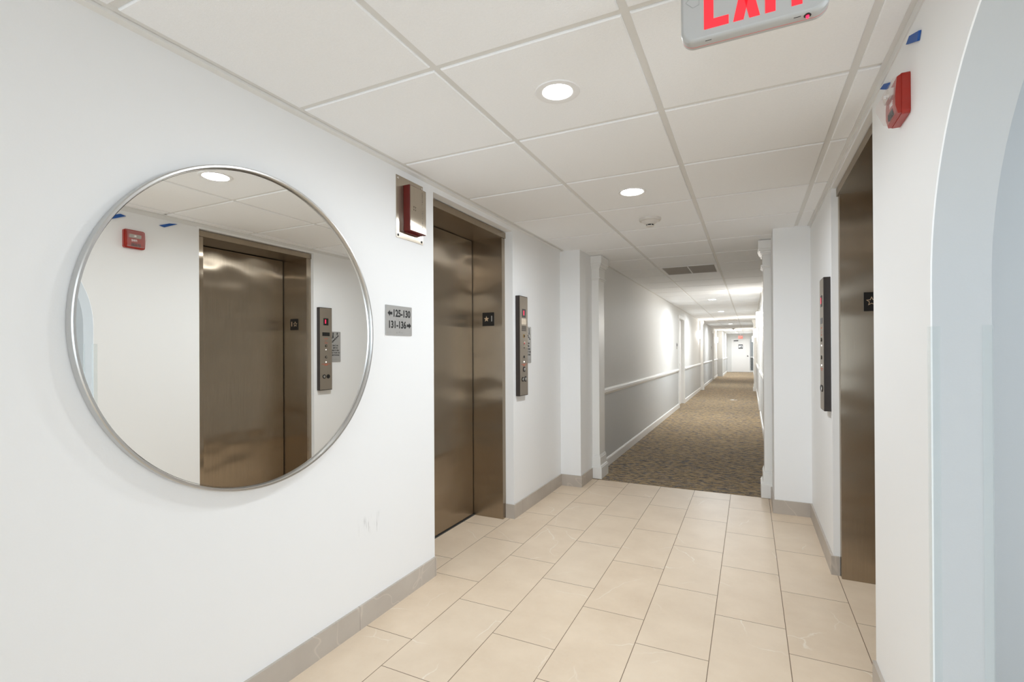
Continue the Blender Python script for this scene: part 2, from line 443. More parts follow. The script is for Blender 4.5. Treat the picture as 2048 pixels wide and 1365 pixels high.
# ceiling: tegular tiles hanging a little below the grid
xs = GX[:] + [XR]
ystart = GY0 - T * 8
rows = int((YE - ystart) / T) + 1
VENTS = [(1, 15), (1, 32)]   # column, row of the two air grilles
mb = MB(); gb = MB()
tf = 0.0125
for j in range(rows):
    y0, y1 = ystart + j * T, min(ystart + (j + 1) * T, YE)
    for i in range(4):
        x0, x1 = xs[i], xs[i + 1]
        if (i, j) in VENTS: continue
        a0 = x0 + tf; a1 = x1 - (tf if i < 3 else 0.0)
        if i == 3 and y0 > 4.7: continue
        b = 0.003
        vs = [(a0, y0 + tf, C + .008), (a1, y0 + tf, C + .008), (a1, y1 - tf, C + .008), (a0, y1 - tf, C + .008),
              (a0, y0 + tf, C + b), (a1, y0 + tf, C + b), (a1, y1 - tf, C + b), (a0, y1 - tf, C + b),
              (a0 + b, y0 + tf + b, C), (a1 - b, y0 + tf + b, C), (a1 - b, y1 - tf - b, C), (a0 + b, y1 - tf - b, C)]
        fs = [(0, 1, 5, 4), (1, 2, 6, 5), (2, 3, 7, 6), (3, 0, 4, 7), (4, 5, 9, 8), (5, 6, 10, 9), (6, 7, 11, 10), (7, 4, 8, 11), (8, 9, 10, 11)]
        mb.add(vs, fs)
mb.box(-2.3, 1.0, YB - .3, YE + .3, C + 0.03, C + 0.06)
ceil = struct('ceiling', mb, TILE_CEIL)
for x in GX:
    gb.box(x - .0127, x + .0127, ystart, 4.51 if x < -1.5 else (YE if x < .3 else 4.75), C + .0065, C + .0095)
for j in range(rows + 1):
    y = ystart + j * T
    gb.box(XL, XR if y < 4.75 else KR + .01, y - .0123, y + .0123, C + .0068, C + .0098)
g = gb.build('ceiling_grid', GRID_CEIL, ceil)
# wall angles along the lobby walls and the corridor walls
mb = MB()
mb.box(XL, XL + .030, YB, 4.52, C - .004, C - .001); mb.box(XL + .027, XL + .030, YB, 4.52, C - .001, C + .012)
struct('trim_1', mb, TRIM_PAINT)
mb = MB(); mb.box(XR - .02, XR, YB, 4.45, C - .004, C + .002); mb.box(XR - .005, XR, YB, ER0 - .02, C - .030, C - .004); mb.box(XR - .005, XR, ER0 - .02, 4.44, C - .022, C - .004)
struct('trim_2', mb, GRID_CEIL)
mb = MB(); mb.box(KL, KL + .02, YC, YE, C - .003, C - .0005)
struct('trim_3', mb, GRID_CEIL)
mb = MB(); mb.box(KR - .02, KR, YC, YE, C - .003, C - .0005)
struct('trim_4', mb, GRID_CEIL)

# left lobby wall with the elevator opening, ending in the pier
mb = MB()
mb.box(XL - .09, XL, YB, EL0, 0, C + .02)
mb.box(XL - .09, XL, EL0, EL1, EH, C + .02)
mb.box(XL - .09, XL, EL1, PL_Y + .01, 0, C + .02)
mb.box(XL - .09, KL, PL_Y, YC + .06, 0, C + .02)
struct('wall_left', mb, WHITE_PAINT)
# right lobby wall with the elevator opening and the arched opening beside the camera
AY0, AY1, AR, AZ = 0.28, 1.645, 0.62, 1.47
AT = 0.122
mb = MB()
mb.box(XR + .004, XR + .09, AY1 + .003, ER0 - .003, 0, C + .02)
mb.box(XR, XR + .09, ER0, ER1, EH, C + .02)
mb.box(XR, XR + .09, ER1, PR_Y + .01, 0, C + .02)
mb.box(KR - .015, XR + .09, PR_Y, YC - .02, 0, C + .02)
mb.box(XR, XR + .09, YB, AY0 - .003, 0, C + .02)
WR = mb
# the arch itself: white corridor face, blue reveal
arch = []
cyc = (AY0 + AY1) / 2
N = 37
for i in range(N + 1):
    t = math.pi / 2 * (i if i <= 18 else i - 1) / 18
    arch.append(((AY1 - AR if i <= 18 else AY0 + AR) + AR * math.cos(t), AZ + AR * math.sin(t)))
fr = Fr((XR, 0, 0), (0, 1, 0), (1, 0, 0))
mb = WR; mb.fr = fr
mb.box(AY1, ER0, 0, C + .02, 0, .0035)
mb.box(ER0 - .003, ER0, 0, C + .02, .0035, .09)
for i in range(N):
    (a, b), (c, d) = arch[i], arch[i + 1]
    mb.add([(a, b, 0), (c, d, 0), (c, C + .02, 0), (a, C + .02, 0)], [(0, 1, 2, 3)])
    mb.add([(a, b, 0), (c, d, 0), (c, d, .0036), (a, b, .0036)], [(0, 1, 2, 3)])
struct('wall_right', mb, WHITE_PAINT)
mb = MB(fr)
prof = [(AY1, 0)] + arch + [(AY0, 0)]
for (a, b), (c, d) in zip(prof[:-1], prof[1:]):
    mb.add([(a, b, 0.0036), (c, d, 0.0036), (c, d, AT), (a, b, AT)], [(0, 1, 2, 3)], True)
for i in range(N):
    (a, b), (c, d) = arch[i], arch[i + 1]
    mb.add([(a, b, AT), (c, d, AT), (c, C + .02, AT), (a, C + .02, AT)], [(0, 1, 2, 3)])
mb.box(AY1 + .0005, 2.2, 0, C + .02, .0905, AT); mb.box(YB, AY0 - .0005, 0, C + .02, .0905, AT)
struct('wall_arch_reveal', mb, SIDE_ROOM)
# side room beyond the arch
mb = MB()
mb.box(XR + AT, 3.2, 2.2, 2.3, 0, C + .02)
mb.box(XR + AT, 3.2, YB - .1, YB, 0, C + .02)
mb.box(3.1, 3.2, 0.7, 2.2, 0, C + .02); mb.box(3.1, 3.2, YB, -1.9, 0, C + .02)
mb.box(3.1, 3.2, -1.9, 0.7, 0, .5); mb.box(3.1, 3.2, -1.9, 0.7, 2.2, C + .02)
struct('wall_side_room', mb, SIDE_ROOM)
mb = MB(); mb.box(0.9, 3.2, YB, 2.3, -.05, 0)
struct('floor', mb, FLOORTILE)
mb = MB(); mb.box(XR + .09, 3.2, YB, 2.3, C + .02, C + .028)
struct('ceiling', mb, TILE_CEIL)
# wall behind the camera with its window
mb = MB()
mb.box(XL, -1.6, YB - .1, YB, 0, C + .02); mb.box(0.4, XR + .1, YB - .1, YB, 0, C + .02)
mb.box(-1.6, 0.4, YB - .1, YB, 0, .45); mb.box(-1.6, 0.4, YB - .1, YB, 2.2, C + .02)
struct('wall_back', mb, WHITE_PAINT)

# corridor walls: pale paper above the rail, grey below
XE = -1.22
def corridor_walls():
    dl = [(11.72, 12.72), (22.6, 23.6)]
    up = MB(); lo = MB()
    segs = [(YC + .06, dl[0][0]), (dl[0][1], dl[1][0]), (dl[1][1], 26.5)]
    for a, b in segs:
        up.box(KL - .1, KL, a, b, .88, C + .02); lo.box(KL - .1, KL, a, b, 0, .88)
    for a, b in dl: up.box(KL - .1, KL, a, b, 2.05, C + .02)
    up.box(KL - .1, XE, 26.5, YE, .88, C + .02); lo.box(KL - .1, XE, 26.5, YE, 0, .88)
    struct('wall_corridor_left', up, PAPER_UP); struct('wall_corridor_left', lo, PAPER_LOW)
    dr = [(10.9, 11.9), (20.5, 21.5)]
    up = MB(); lo = MB()
    for a, b in [(YC - .02, dr[0][0]), (dr[0][1], dr[1][0]), (dr[1][1], YE)]:
        up.box(KR, KR + .1, a, b, .88, C + .02); lo.box(KR, KR + .1, a, b, 0, .88)
    for a, b in dr: up.box(KR, KR + .1, a, b, 2.05, C + .02)
    struct('wall_corridor_right', up, PAPER_UP); struct('wall_corridor_right', lo, PAPER_LOW)
    # chair rails and white baseboards
    railp = [(0, -.036), (.012, -.036), (.016, -.02), (.026, -.012), (.026, .014), (.016, .022), (.012, .034), (0, .034)]
    basep = [(0, 0), (.016, 0), (.016, .085), (.010, .097), (0, .10)]
    def run(poly, x, sgn, y0, y1, z):
        n = len(poly); vs = [(x + sgn * a, y0, z + b) for a, b in poly] + [(x + sgn * a, y1, z + b) for a, b in poly]
        return vs, [tuple(range(n)), tuple(range(2 * n - 1, n - 1, -1))] + [(i, (i + 1) % n, n + (i + 1) % n, n + i) for i in range(n)]
    r = MB(); b = MB()
    for a, c in [(5.13, dl[0][0] - .06), (dl[0][1] + .06, dl[1][0] - .06), (dl[1][1] + .06, 26.5)]:
        r.add(*run(railp, KL, 1, a, c, .85)); b.add(*run(basep, KL, 1, a, c, 0))
    r.add(*run(railp, XE, 1, 26.52, YE, .85)); b.add(*run(basep, XE, 1, 26.52, YE, 0))
    struct('trim_5', r, TRIM_PAINT); struct('baseboard_corridor_left', b, TRIM_PAINT)
    r = MB(); b = MB()
    for a, c in [(5.10, dr[0][0] - .06), (dr[0][1] + .06, dr[1][0] - .06), (dr[1][1] + .06, YE)]:
        r.add(*run(railp, KR, -1, a, c, .88)); b.add(*run(basep, KR, -1, a, c, 0))
    struct('trim_6', r, TRIM_PAINT); struct('baseboard_corridor_right', b, TRIM_PAINT)
    # room doors in the corridor walls
    n = 1
    for (a, b), x, s in [(dl[0], KL, 1), (dl[1], KL, 1), (dr[0], KR, -1), (dr[1], KR, -1)]:
        d = MB(); xa, xb = sorted((x - s * .055, x - s * .095)); d.box(xa, xb, a + .03, b - .03, .01, 2.02)
        for p0, p1 in ((.2, .95), (1.08, 1.88)):
            xc, xd = sorted((x - s * .052, x - s * .056)); d.box(xc, xd, a + .16, b - .16, p0, p1)
        do = struct('door_%d' % n, d, DOORPAINT)
        f = MB()
        xc, xd = sorted((x - s * .1, x + s * .018))
        f.box(xc, xd, a - .055, a + .03, 0, 2.1); f.box(xc, xd, b - .03, b + .055, 0, 2.1); f.box(xc, xd, a + .03, b - .03, 2.03, 2.1)
        f.build('door_frame', TRIM_PAINT, do)
        h = MB(Fr((x - s * .055, a + .1 if s > 0 else b - .1, .98), (0, 1, 0), (s, 0, 0)))
        h.lathe([(.026, 0), (.026, .006), (.01, .008), (.01, .04), (.028, .045), (.03, .06), (.02, .068)], seg=20)
        h.build('door_knob', CHROME, do)
        n += 1
corridor_walls()

# tile baseboards of the lobby
bt, bh = .012, .108
mb = MB(); mb.box(XL, XL + bt, YB, EL0, 0, bh)
struct('baseboard_left', mb, BASETILE)
mb = MB()
mb.box(XL, XL + bt, EL1 - bt, PL_Y, 0, bh); mb.box(XL - .066, XL, EL1 - bt, EL1, 0, bh)
mb.box(XL + bt, KL + bt, PL_Y - bt, PL_Y, 0, bh); mb.box(KL, KL + bt, PL_Y, YC + .01, 0, bh)
struct('baseboard_left', mb, BASETILE)
mb = MB()
mb.box(XR - bt, XR, AY1 + .01, ER0, 0, bh); mb.box(XR - bt, XR, YB, AY0, 0, bh)
struct('baseboard_right', mb, BASETILE)
mb = MB()
mb.box(XR - bt, XR, ER1 - bt, PR_Y, 0, bh); mb.box(XR, XR + .03, ER1 - bt, ER1, 0, bh)
mb.box(KR - .015 - bt, XR - bt, PR_Y - bt, PR_Y, 0, bh); mb.box(KR - .015 - bt, KR - .015, PR_Y, YC - .022, 0, bh)
struct('baseboard_right', mb, BASETILE)

# far end of the corridor
mb = MB()
DX0, DX1 = -.93, -.04
mb.box(KL - .1, DX0 - .05, YE, YE + .1, 0, C + .02); mb.box(DX0 - .05, DX1 + .05, YE, YE + .1, 1.93, C + .02)
mb.box(DX1 + .05, KR + .1, YE, YE + .1, 1.93, C + .02); mb.box(DX1 + .05, KR + .1, YE, YE + .1, 0, .1)
struct('wall_end', mb, PAPER_UP)
mb = MB(); mb.box(DX0, DX1, YE + .02, YE + .06, .01, 1.9)
d5 = struct('door_5', mb, DOORPAINT)
mb = MB(); mb.box(DX0 - .05, DX0, YE - .015, YE + .08, 0, 1.95); mb.box(DX1, DX1 + .05, YE - .015, YE + .08, 0, 1.95); mb.box(DX0, DX1, YE - .015, YE + .08, 1.9, 1.95)
mb.build('door_frame', TRIM_PAINT, d5)
mb = MB(Fr((DX1 - .08, YE + .02, .95), (1, 0, 0), (0, -1, 0))); mb.lathe([(.03, 0), (.03, .01), (.012, .012), (.012, .04), (.03, .05), (.028, .065)], seg=16)
mb.build('door_knob', INK, d5)
mb = MB(); mb.box(DX0 + .08, DX0 + .32, YE - .05, YE + .02, 1.83, 1.87)
mb.build('door_closer', INK, d5)
# glazed side light right of the end door, with the stair room behind
w1 = MB(); gx0, gx1 = DX1 + .07, KR
w1.box(gx0, gx1, YE + .04, YE + .05, .1, 1.93)
wo = struct('window_1', w1, GLASS)
w1 = MB()
w1.box(gx0, gx0 + .012, YE - .005, YE + .06, .1, 1.93); w1.box(gx1 - .012, gx1, YE - .005, YE + .06, .1, 1.93); w1.box(gx0, gx1, YE - .005, YE + .06, .86, .91)
w1.build('window_frame', TRIM_PAINT, wo)
mb = MB(); mb.box(DX1, 1.1, YE + 2.4, YE + 2.5, 0, 2.4); mb.box(1.0, 1.1, YE + .12, YE + 2.4, 0, 2.4); mb.box(DX1 - .06, DX1, YE + .12, YE + 2.4, 0, 2.4)
mb.box(DX1, 1.0, YE + .12, YE + 2.5, 2.38, 2.42)
struct('wall_stair_room', mb, WHITE_PAINT)
mb = MB(); mb.box(DX1, 1.0, YE + .3, YE + 2.4, -.05, 0.0)
for k in range(5): mb.box(DX1, 1.0, YE + 1.0 + .26 * k, YE + 2.4, .17 * k, .17 * (k + 1) - .01)
struct('floor', mb, mat('stair_concrete', (.30, .28, .26), .8))

lmp = MB(Fr((.5, YE + 1.3, 2.38), (1, 0, 0), (0, 0, -1), (0, 1, 0))); lmp.lathe([(.13, 0), (.13, .03), (.09, .06)])  # added unseen lamp, put in to brighten the far end of the corridor
tag(lmp.build('added_stair_lamp', mat('added_stair_lamp_glow', (.9, .9, .9), .5, emit=(1, .97, .92), estr=12)), 'added unseen round lamp brightening the stair room beyond the end door', 'ceiling light')

# ------------------------------------------------------------------ windows that let the daylight in (behind the camera)
def window(n, fr, w, h):
    g = MB(fr); g.box(0.03, w - .03, 0.03, h - .03, -.06, -.052)
    o = struct('window_%d' % n, g, GLASS)
    f = MB(fr)
    for a0, a1, b0, b1 in ((0, w, 0, .05), (0, w, h - .05, h), (0, .05, .05, h - .05), (w - .05, w, .05, h - .05), (w / 2 - .025, w / 2 + .025, .05, h - .05)):
        f.box(a0, a1, b0, b1, -.08, 0)
    f.build('window_frame', TRIM_PAINT, o)
window(2, Fr((-1.6, YB, .45), (1, 0, 0), (0, 1, 0)), 2.0, 1.75)
window(3, Fr((3.1, -1.9, .5), (0, 1, 0), (-1, 0, 0)), 2.6, 1.7)

# ------------------------------------------------------------------ elevators
def elevator(fr, w, label, depth_front, depth_door, near_gap):
    """fr origin: wall face at the near edge of the opening, a along the wall, c out of the wall"""
    t = thing('elevator_entrance', label, 'elevator', fr(w / 2, 0, 0))
    J = .052; H = 2.178
    p = MB(fr); p.box(J + .009, w - J - .009, .010, H - .006, -depth_door - .03, -depth_door)
    p.build('door_panel', STEEL, t)
    for a0, a1 in ((0.001, J), (w - J, w - .001)):
        j = MB(fr); j.box(a0, a1, 0.0, H, -depth_door - .02, -depth_front, .0)
        j.build('jamb', STEEL, t)
    h = MB(fr); h.box(.001, w - .001, H, EH - .006, -depth_door - .02, -depth_front + .008)
    h.build('header', STEEL, t)
    s = MB(fr); s.box(J, w - J, 0.0, .004, -depth_door - .03, -depth_door + .012)
    s.build('sill', mat('worn_sill', (.13, .13, .125), .5, .7), t)
    b = MB(fr); b.box(0, w, 0, EH, -depth_door - .08, -depth_door - .05)
    b.build('shaft_lining', DARKVOID, t)
    return t
FL = Fr((XL, EL0, 0), (0, 1, 0), (1, 0, 0))
FRr = Fr((XR, ER0, 0), (0, 1, 0), (-1, 0, 0))
elevator(FL, EL1 - EL0, 'bronze steel elevator entrance in the left wall between mirror and call station', .068, .33, 0)
elevator(FRr, ER1 - ER0, 'bronze steel elevator entrance in the right wall, mostly hidden behind its edge', .034, .34, 0)

def star_pts(r, k=.42, a=0, b=0, rot=90):
    return [(a + (r if i % 2 == 0 else r * k) * math.cos(math.radians(rot + 36 * i)), b + (r if i % 2 == 0 else r * k) * math.sin(math.radians(rot + 36 * i))) for i in range(10)]
def floor_plate(x0, yf, z0, label, hollow):
    fr = Fr((x0, yf, z0), (1, 0, 0), (0, -1, 0))
    t = thing('floor_number_plate', label, 'sign', fr(.05, .05, 0), 'floor plates on the elevator jambs')
    MB(fr).box(0, .102, 0, .105, .0005, .003).build('plate', BLACK, t)
    s = MB(fr)
    if not hollow:
        s.prism(star_pts(.0235, .42, .036, .054), .003, .0042)
        s.build('star', STAR, t)
    else:
        o_, i_ = star_pts(.027, .45, .036, .054), star_pts(.0195, .45, .036, .054)
        for q in range(10):
            a, b = o_[q], o_[(q + 1) % 10]; c, d = i_[(q + 1) % 10], i_[q]
            s.prism([a, b, c, d], .003, .0042)
        s.build('star', STAR, t)
    text('1', .062, fr, .082, .054, .003, 'numeral', STAR if hollow else SIGNGREY, t, bold=.001)
    return t
floor_plate(-1.894, EL1 - .0525, 1.497, 'black floor plate with solid star and 1 on the left elevator jamb', False)
floor_plate(.572, ER1 - .0525, 1.51, 'black floor plate with outlined star and 1 on the right elevator jamb', True)

# ------------------------------------------------------------------ round mirror
MY, MZ, MR = 1.255, 1.382, .583
fr = Fr((XL, MY, MZ), (0, 1, 0), (1, 0, 0))
t = thing('round_mirror', 'large round wall mirror in a thin silver frame on the left wall', 'mirror', fr(0, 0, 0))
m_ = MB(fr)
m_.lathe([(MR - .010, .004), (MR, .006), (MR, .034), (MR - .003, .037), (MR - .009, .037), (MR - .0105, .034), (MR - .0105, .020)], seg=160, cap=False)
m_.build('frame', FRAME, t)
m_ = MB(fr); m_.lathe([(MR - .0115, .014), (MR - .0115, .0205), (MR - .0145, .022)], seg=160, cap=False)
m_.build('inner_lip', INK, t)
m_ = MB(fr); m_.lathe([(MR - .011, .012), (MR - .011, .0215)], seg=160)
m_.build('glass', MIRROR, t)
m_ = MB(fr); m_.lathe([(MR - .06, .0005), (MR - .06, .012)], seg=80)
m_.build('backing_board', BLACK, t)

# ------------------------------------------------------------------ room number sign
fr = Fr((XL, 1.964, 1.384), (0, 1, 0), (1, 0, 0))
t = thing('room_direction_sign', 'grey directory sign with arrows reading 125-130 and 131-136 beside the elevator', 'sign', fr(.1, .08, 0))
MB(fr).box(0, .211, 0, .153, .0003, .006, .0008).build('plate', SIGNGREY, t)
text('125-130', .051, fr, .124, .112, .006, 'lettering', INK, t, bold=.0016, sx=.86)
text('131-136', .051, fr, .088, .053, .006, 'lettering', INK, t, bold=.0016, sx=.86)
def arrow(a, b, s, d):
    p = [(0, 0), (.017, .015), (.017, .007), (.036, .007), (.036, -.007), (.017, -.007), (.017, -.015)]
    return [(a + d * x * s, b + y * s) for x, y in p]
m_ = MB(fr); m_.prism(arrow(.012, .112, 1, 1), .006, .0068); m_.build('arrow', INK, t)
m_ = MB(fr); m_.prism(arrow(.203, .053, 1, -1), .006, .0068); m_.build('arrow', INK, t)
for bb in (.083, .018):
    m_ = MB(fr)
    for k in range(12):
        for q in range(3):
            if random.random() < .5: m_.box(.08 + k * .0048, .082 + k * .0048, bb - q * .0035, bb - q * .0035 + .0018, .006, .0066)
    m_.build('braille', mat('braille_dot', (.3, .29, .27), .4, .2), t)

# ------------------------------------------------------------------ fire speaker on its steel plate
fr = Fr((XL, 2.052, 1.897), (0, 1, 0), (1, 0, 0))
t = thing('fire_speaker', 'dark red fire speaker box with steel face on a steel wall plate', 'speaker', fr(.11, .16, 0))
pl = MB(fr).box(0, .232, 0, .327, .0003, .003).build('wall_plate', STEEL2, t)
for a, b in ((.014, .014), (.218, .014), (.014, .313), (.218, .313)):
    s = MB(fr); s.lathe([(.007, .003), (.0065, .005), (.003, .006)], a, b, 14); s.build('screw', INK if b < .1 else CHROME, pl)
MB(fr).box(.058, .205, .042, .286, .003, .044, .002).build('box', DARKRED, t)
fp = MB(fr).box(.062, .201, .046, .282, .044, .0462).build('front_plate', STEEL2, t)
s = MB(fr)
for k in range(4):
    aa = math.radians(45 + 90 * k); s.box(.100 + .010 * math.cos(aa) - .004, .100 + .010 * math.cos(aa) + .004, .166 + .012 * math.sin(aa) - .0015, .166 + .012 * math.sin(aa) + .0015, .0462, .0468)
    s.box(.100 + .012 * math.cos(aa) - .0015, .100 + .012 * math.cos(aa) + .0015, .166 + .010 * math.sin(aa) - .004, .166 + .010 * math.sin(aa) + .004, .0462, .0468)
s.build('emblem', mat('engraving', (.12, .09, .05), .5), fp)
s = MB(fr)
for k in range(22):
    if k in (9, 15): continue
    z_ = .268 - k * .0098
    s.box(.166, .171, z_ - .003, z_ + .003 * random.random(), .0462, .0467)
s.build('engraved_line', mat('engraved_letters', (.18, .15, .13), .5), fp)
MB(fr).box(.07, .17, .034, .042, .003, .02).build('conduit_tab', DARKRED, t)

# ------------------------------------------------------------------ call stations
PANEL_H = .79
def call_station(fr, w, label, keys):
    t = thing('elevator_call_station', label, 'elevator button panel', fr(w / 2, PANEL_H / 2, 0), 'elevator call stations')
    D = .038
    MB(fr).box(0, w, 0, PANEL_H, .0004, D - .002, .0015).build('housing', DARKBROWN, t)
    fp = MB(fr).box(.004, w - .004, .006, PANEL_H - .006, D - .002, D).build('faceplate', mat('bronze_faceplate', (.40, .35, .29), .42, .8), t)
    Z = lambda f: PANEL_H * (1 - f)
    c = w / 2
    d = MB(fr).box(c - .028, c + .030, Z(.215), Z(.13), D, D + .003).build('display', BLACK, t)
    text('1', .045, fr, c - .008 if keys else c + .008, Z(.172), D + .003, 'digit', LEDRED, d, bold=.003)
    def ring(f, r, a=0, m=BLACK, core=CHROME, name='button'):
        o = MB(fr); o.lathe([(r, D), (r, D + .004), (r * .8, D + .0045)], c + a, Z(f), 20); oo = o.build(name, m, t)
        if core: q = MB(fr); q.lathe([(r * .62, D + .004), (r * .6, D + .006), (r * .3, D + .0065)], c + a, Z(f), 18); q.build('button_cap', core, oo)
        return oo
    if keys:
        MB(fr).box(c - .045, c + .045, Z(.285), Z(.225), D, D + .0015).build('label_plate', STEEL2, t)
        s = MB(fr)
        for i in range(9):
            for k in range(5): s.box(c - .042 + i * .0098, c - .042 + i * .0098 + .006, Z(.35) + k * .0085, Z(.35) + k * .0085 + .005, D, D + .001)
        s.build('speaker_grille', INK, t)
        ring(.40, .014, 0, BRASS, INK, 'key_switch'); ring(.475, .015, 0, CHROME, RED, 'key_switch')
        ring(.52, .004, 0, INK, None, 'indicator'); ring(.61, .010, 0, BLACK, None, 'button')
        ring(.735, .021, 0, BLACK, CHROME); ring(.835, .019, -.028, BLACK, CHROME); ring(.835, .022, .022, BLACK, CHROME)
    else:
        MB(fr).box(c - .045, c + .045, Z(.345), Z(.30), D, D + .0015).build('label_plate', BLACK, t)
        s = MB(fr)     # orange markings too small to read, and a small arrow
        for k in range(9): s.box(c - .022 + k * .005, c - .0185 + k * .005, Z(.38), Z(.38) + .004 + .003 * (k % 2), D, D + .0006)
        for k in range(7): s.box(c - .017 + k * .005, c - .0135 + k * .005, Z(.433), Z(.433) + .004 + .003 * (k % 3 == 0), D, D + .0006)
        s.prism([(c + .004, Z(.40)), (c + .012, Z(.40)), (c + .008, Z(.415))], D, D + .0006)
        s.build('orange_markings', ORANGE, t)
        ring(.465, .012, 0, INK, STEEL2, 'key_switch'); ring(.60, .012, 0, INK, STEEL2, 'button')
        s = MB(fr); s.lathe([(.004, D), (.003, D + .002)], c, Z(.51), 12); s.build('indicator_lamp', LEDWHITE, t)
        ring(.835, .020, .025, BLACK, CHROME); ring(.835, .020, -.025, BLACK, BLACK)
    s = MB(fr); s.lathe([(.005, D), (.004, D + .002)], c, Z(.66), 12); s.build('indicator_lamp', LEDWHITE, t)
    s = MB(fr); s.box(c - .055, c + .055, Z(.687), Z(.682), D, D + .0006); s.box(c - .02, c + .02, Z(.70), Z(.692), D, D + .0006)
    s.build('lettering', ORANGE, t)
    return t
frL = Fr((XL, 3.500, .945), (0, 1, 0), (1, 0, 0))
call_station(frL, .155, 'tall call station with key switches on the left wall beside the elevator', True)
frR = Fr((XR, 3.565, .935), (0, -1, 0), (-1, 0, 0))
call_station(frR, .155, 'tall call station seen edge-on on the right wall, its face in the mirror', False)

def fire_stair_sign(fr, label):
    w, h = .140, .30
    t = thing('fire_stair_sign', label, 'sign', fr(w / 2, h / 2, 0), 'fire stair signs behind the call stations')
    m_ = MB(fr); m_.prism(rrect(0, w, 0, h, .008, 4), .0003, .004); m_.build('plate', SIGNGREY, t)
    s = MB(fr)
    # stairs, a figure walking down and a flame
    for k in range(5): s.box(.024 + k * .018, .046 + k * .019, .262 - k * .015 - .008, .262 - k * .015, .004, .0047)
    for k in range(4): s.box(.040 + k * .018, .046 + k * .019, .247 - k * .015, .262 - k * .015, .004, .0047)
    s.lathe([(.007, .004), (.007, .0047)], .098, .284, 12)
    s.prism([(.093, .277), (.104, .277), (.106, .252), (.114, .232), (.107, .230), (.099, .246), (.090, .234), (.086, .238), (.094, .254)], .004, .0047)
    s.prism([(.046, .268), (.038, .276), (.040, .286), (.045, .296), (.050, .284), (.053, .276)], .004, .0047)
    s.build('pictogram', INK, t)
    for k, ln in enumerate(('IN CASE', 'OF FIRE', 'USE STAIRS', 'DO NOT USE', 'ELEVATORS')):
        text(ln, .0195, fr, w / 2, .162 - k * .0235, .004, 'lettering', INK, t, bold=.0006)
    s = MB(fr)
    for k in range(22):
        if random.random() < .7: s.box(.03 + k * .0045, .032 + k * .0045, .022, .0245, .004, .0046)
        if random.random() < .7: s.box(.03 + k * .0045, .032 + k * .0045, .030, .0325, .004, .0046)
    s.build('braille', mat('braille_grey', (.28, .27, .25), .4, .2), t)
fire_stair_sign(Fr((XL, 3.658, 1.200), (0, 1, 0), (1, 0, 0)), 'grey fire stair sign half hidden behind the left call station')
fire_stair_sign(Fr((XR, 3.708, 1.200), (0, -1, 0), (-1, 0, 0)), 'grey fire stair sign behind the right call station, readable in the mirror')

# ------------------------------------------------------------------ red alarm strobe on the right wall, blue tape
fr = Fr((XR, 1.925, 1.992), (0, -1, 0), (-1, 0, 0))   # a runs towards the camera
t = thing('fire_alarm_strobe', 'red fire alarm horn strobe with clear lens high on the right wall', 'fire alarm', fr(.06, .06, 0))
W_, H_ = .122, .122
def profile(a0, a1, pr):
    m = MB(fr); n = len(pr); vs = [(a0, b, c) for c, b in pr] + [(a1, b, c) for c, b in pr]
    return m.add(vs, [tuple(range(n)), tuple(range(2 * n - 1, n - 1, -1))] + [(i, (i + 1) % n, n + (i + 1) % n, n + i) for i in range(n)])
m_ = MB(fr); m_.prism(rrect(0, W_, .0, H_, .010, 5), .0004, .021); m_.build('housing', RED, t)
front = profile(.004, W_ - .004, [(.021, .003), (.030, .004), (.036, .030), (.036, .062), (.032, .112), (.021, .119)]).build('front_cover', RED, t)
for k in range(6):
    m_ = MB(fr); m_.box(.034 + k * .0095, .038 + k * .0095, .014, .034, .030, .0368); m_.build('horn_slot', INK, front)
profile(.034, .104, [(.034, .066), (.046, .066), (.050, .088), (.034, .088)]).build('reflector', mat('strobe_reflector', (.8, .78, .75), .2, .8), t)
m_ = MB(fr); m_.lathe([(.005, .048), (.005, .054)], .07, .077, 16); m_.build('flash_tube', OFFWHITE, t)
profile(.012, W_ - .010, [(.033, .008), (.044, .012), (.064, .060), (.064, .070), (.040, .112), (.032, .114)]).build('lens', LENSCLEAR, t)
text('FIRE', .019, fr, .070, .050, .0362, 'lettering', OFFWHITE, front, bold=.0004)

def tape(P, label):
    m_ = MB(); n = len(P)
    m_.add([(XR - .0008, y, z) for y, z in P] + [(XR - .0066, y, z) for y, z in P], [tuple(range(n)), tuple(range(2 * n - 1, n - 1, -1))] + [(k, (k + 1) % n, n + (k + 1) % n, n + k) for k in range(n)])
    o = m_.build('tape_strip', TAPE); tag(o, label, 'tape', 'blue tape pieces at the ceiling edge')
tape([(1.823, 2.200), (1.790, 2.207), (1.699, 2.170), (1.715, 2.150)], 'strip of blue tape at the ceiling edge, nearest the camera')
tape([(2.147, 2.222), (2.091, 2.214), (2.025, 2.186), (2.060, 2.180)], 'strip of blue tape at the ceiling edge behind the alarm strobe')
# ------------------------------------------------------------------ clear corner guards on the arch
def guard(x, y, label, flip):
    t = MB()
    z1 = 1.357; w = .019; th = .0016
    t.box(x - .0 if not flip else x - w, x + w if not flip else x, y - th - .0006, y - .0006, .003, z1)
    if not flip: t.box(x - th - .0006, x - .0006, y - th - .0006, y + w, .003, z1)
    else: t.box(x + .0006, x + th + .0006, y - th - .0006, y + w, .003, z1)
    o = t.build('corner_guard', CLEAR); tag(o, label, 'corner guard', 'clear guards on the arch corners')
guard(XR, AY1, 'clear plastic corner guard on the hallway edge of the arch', False)
guard(XR + AT, AY1, 'clear plastic corner guard on the side room edge of the arch', True)

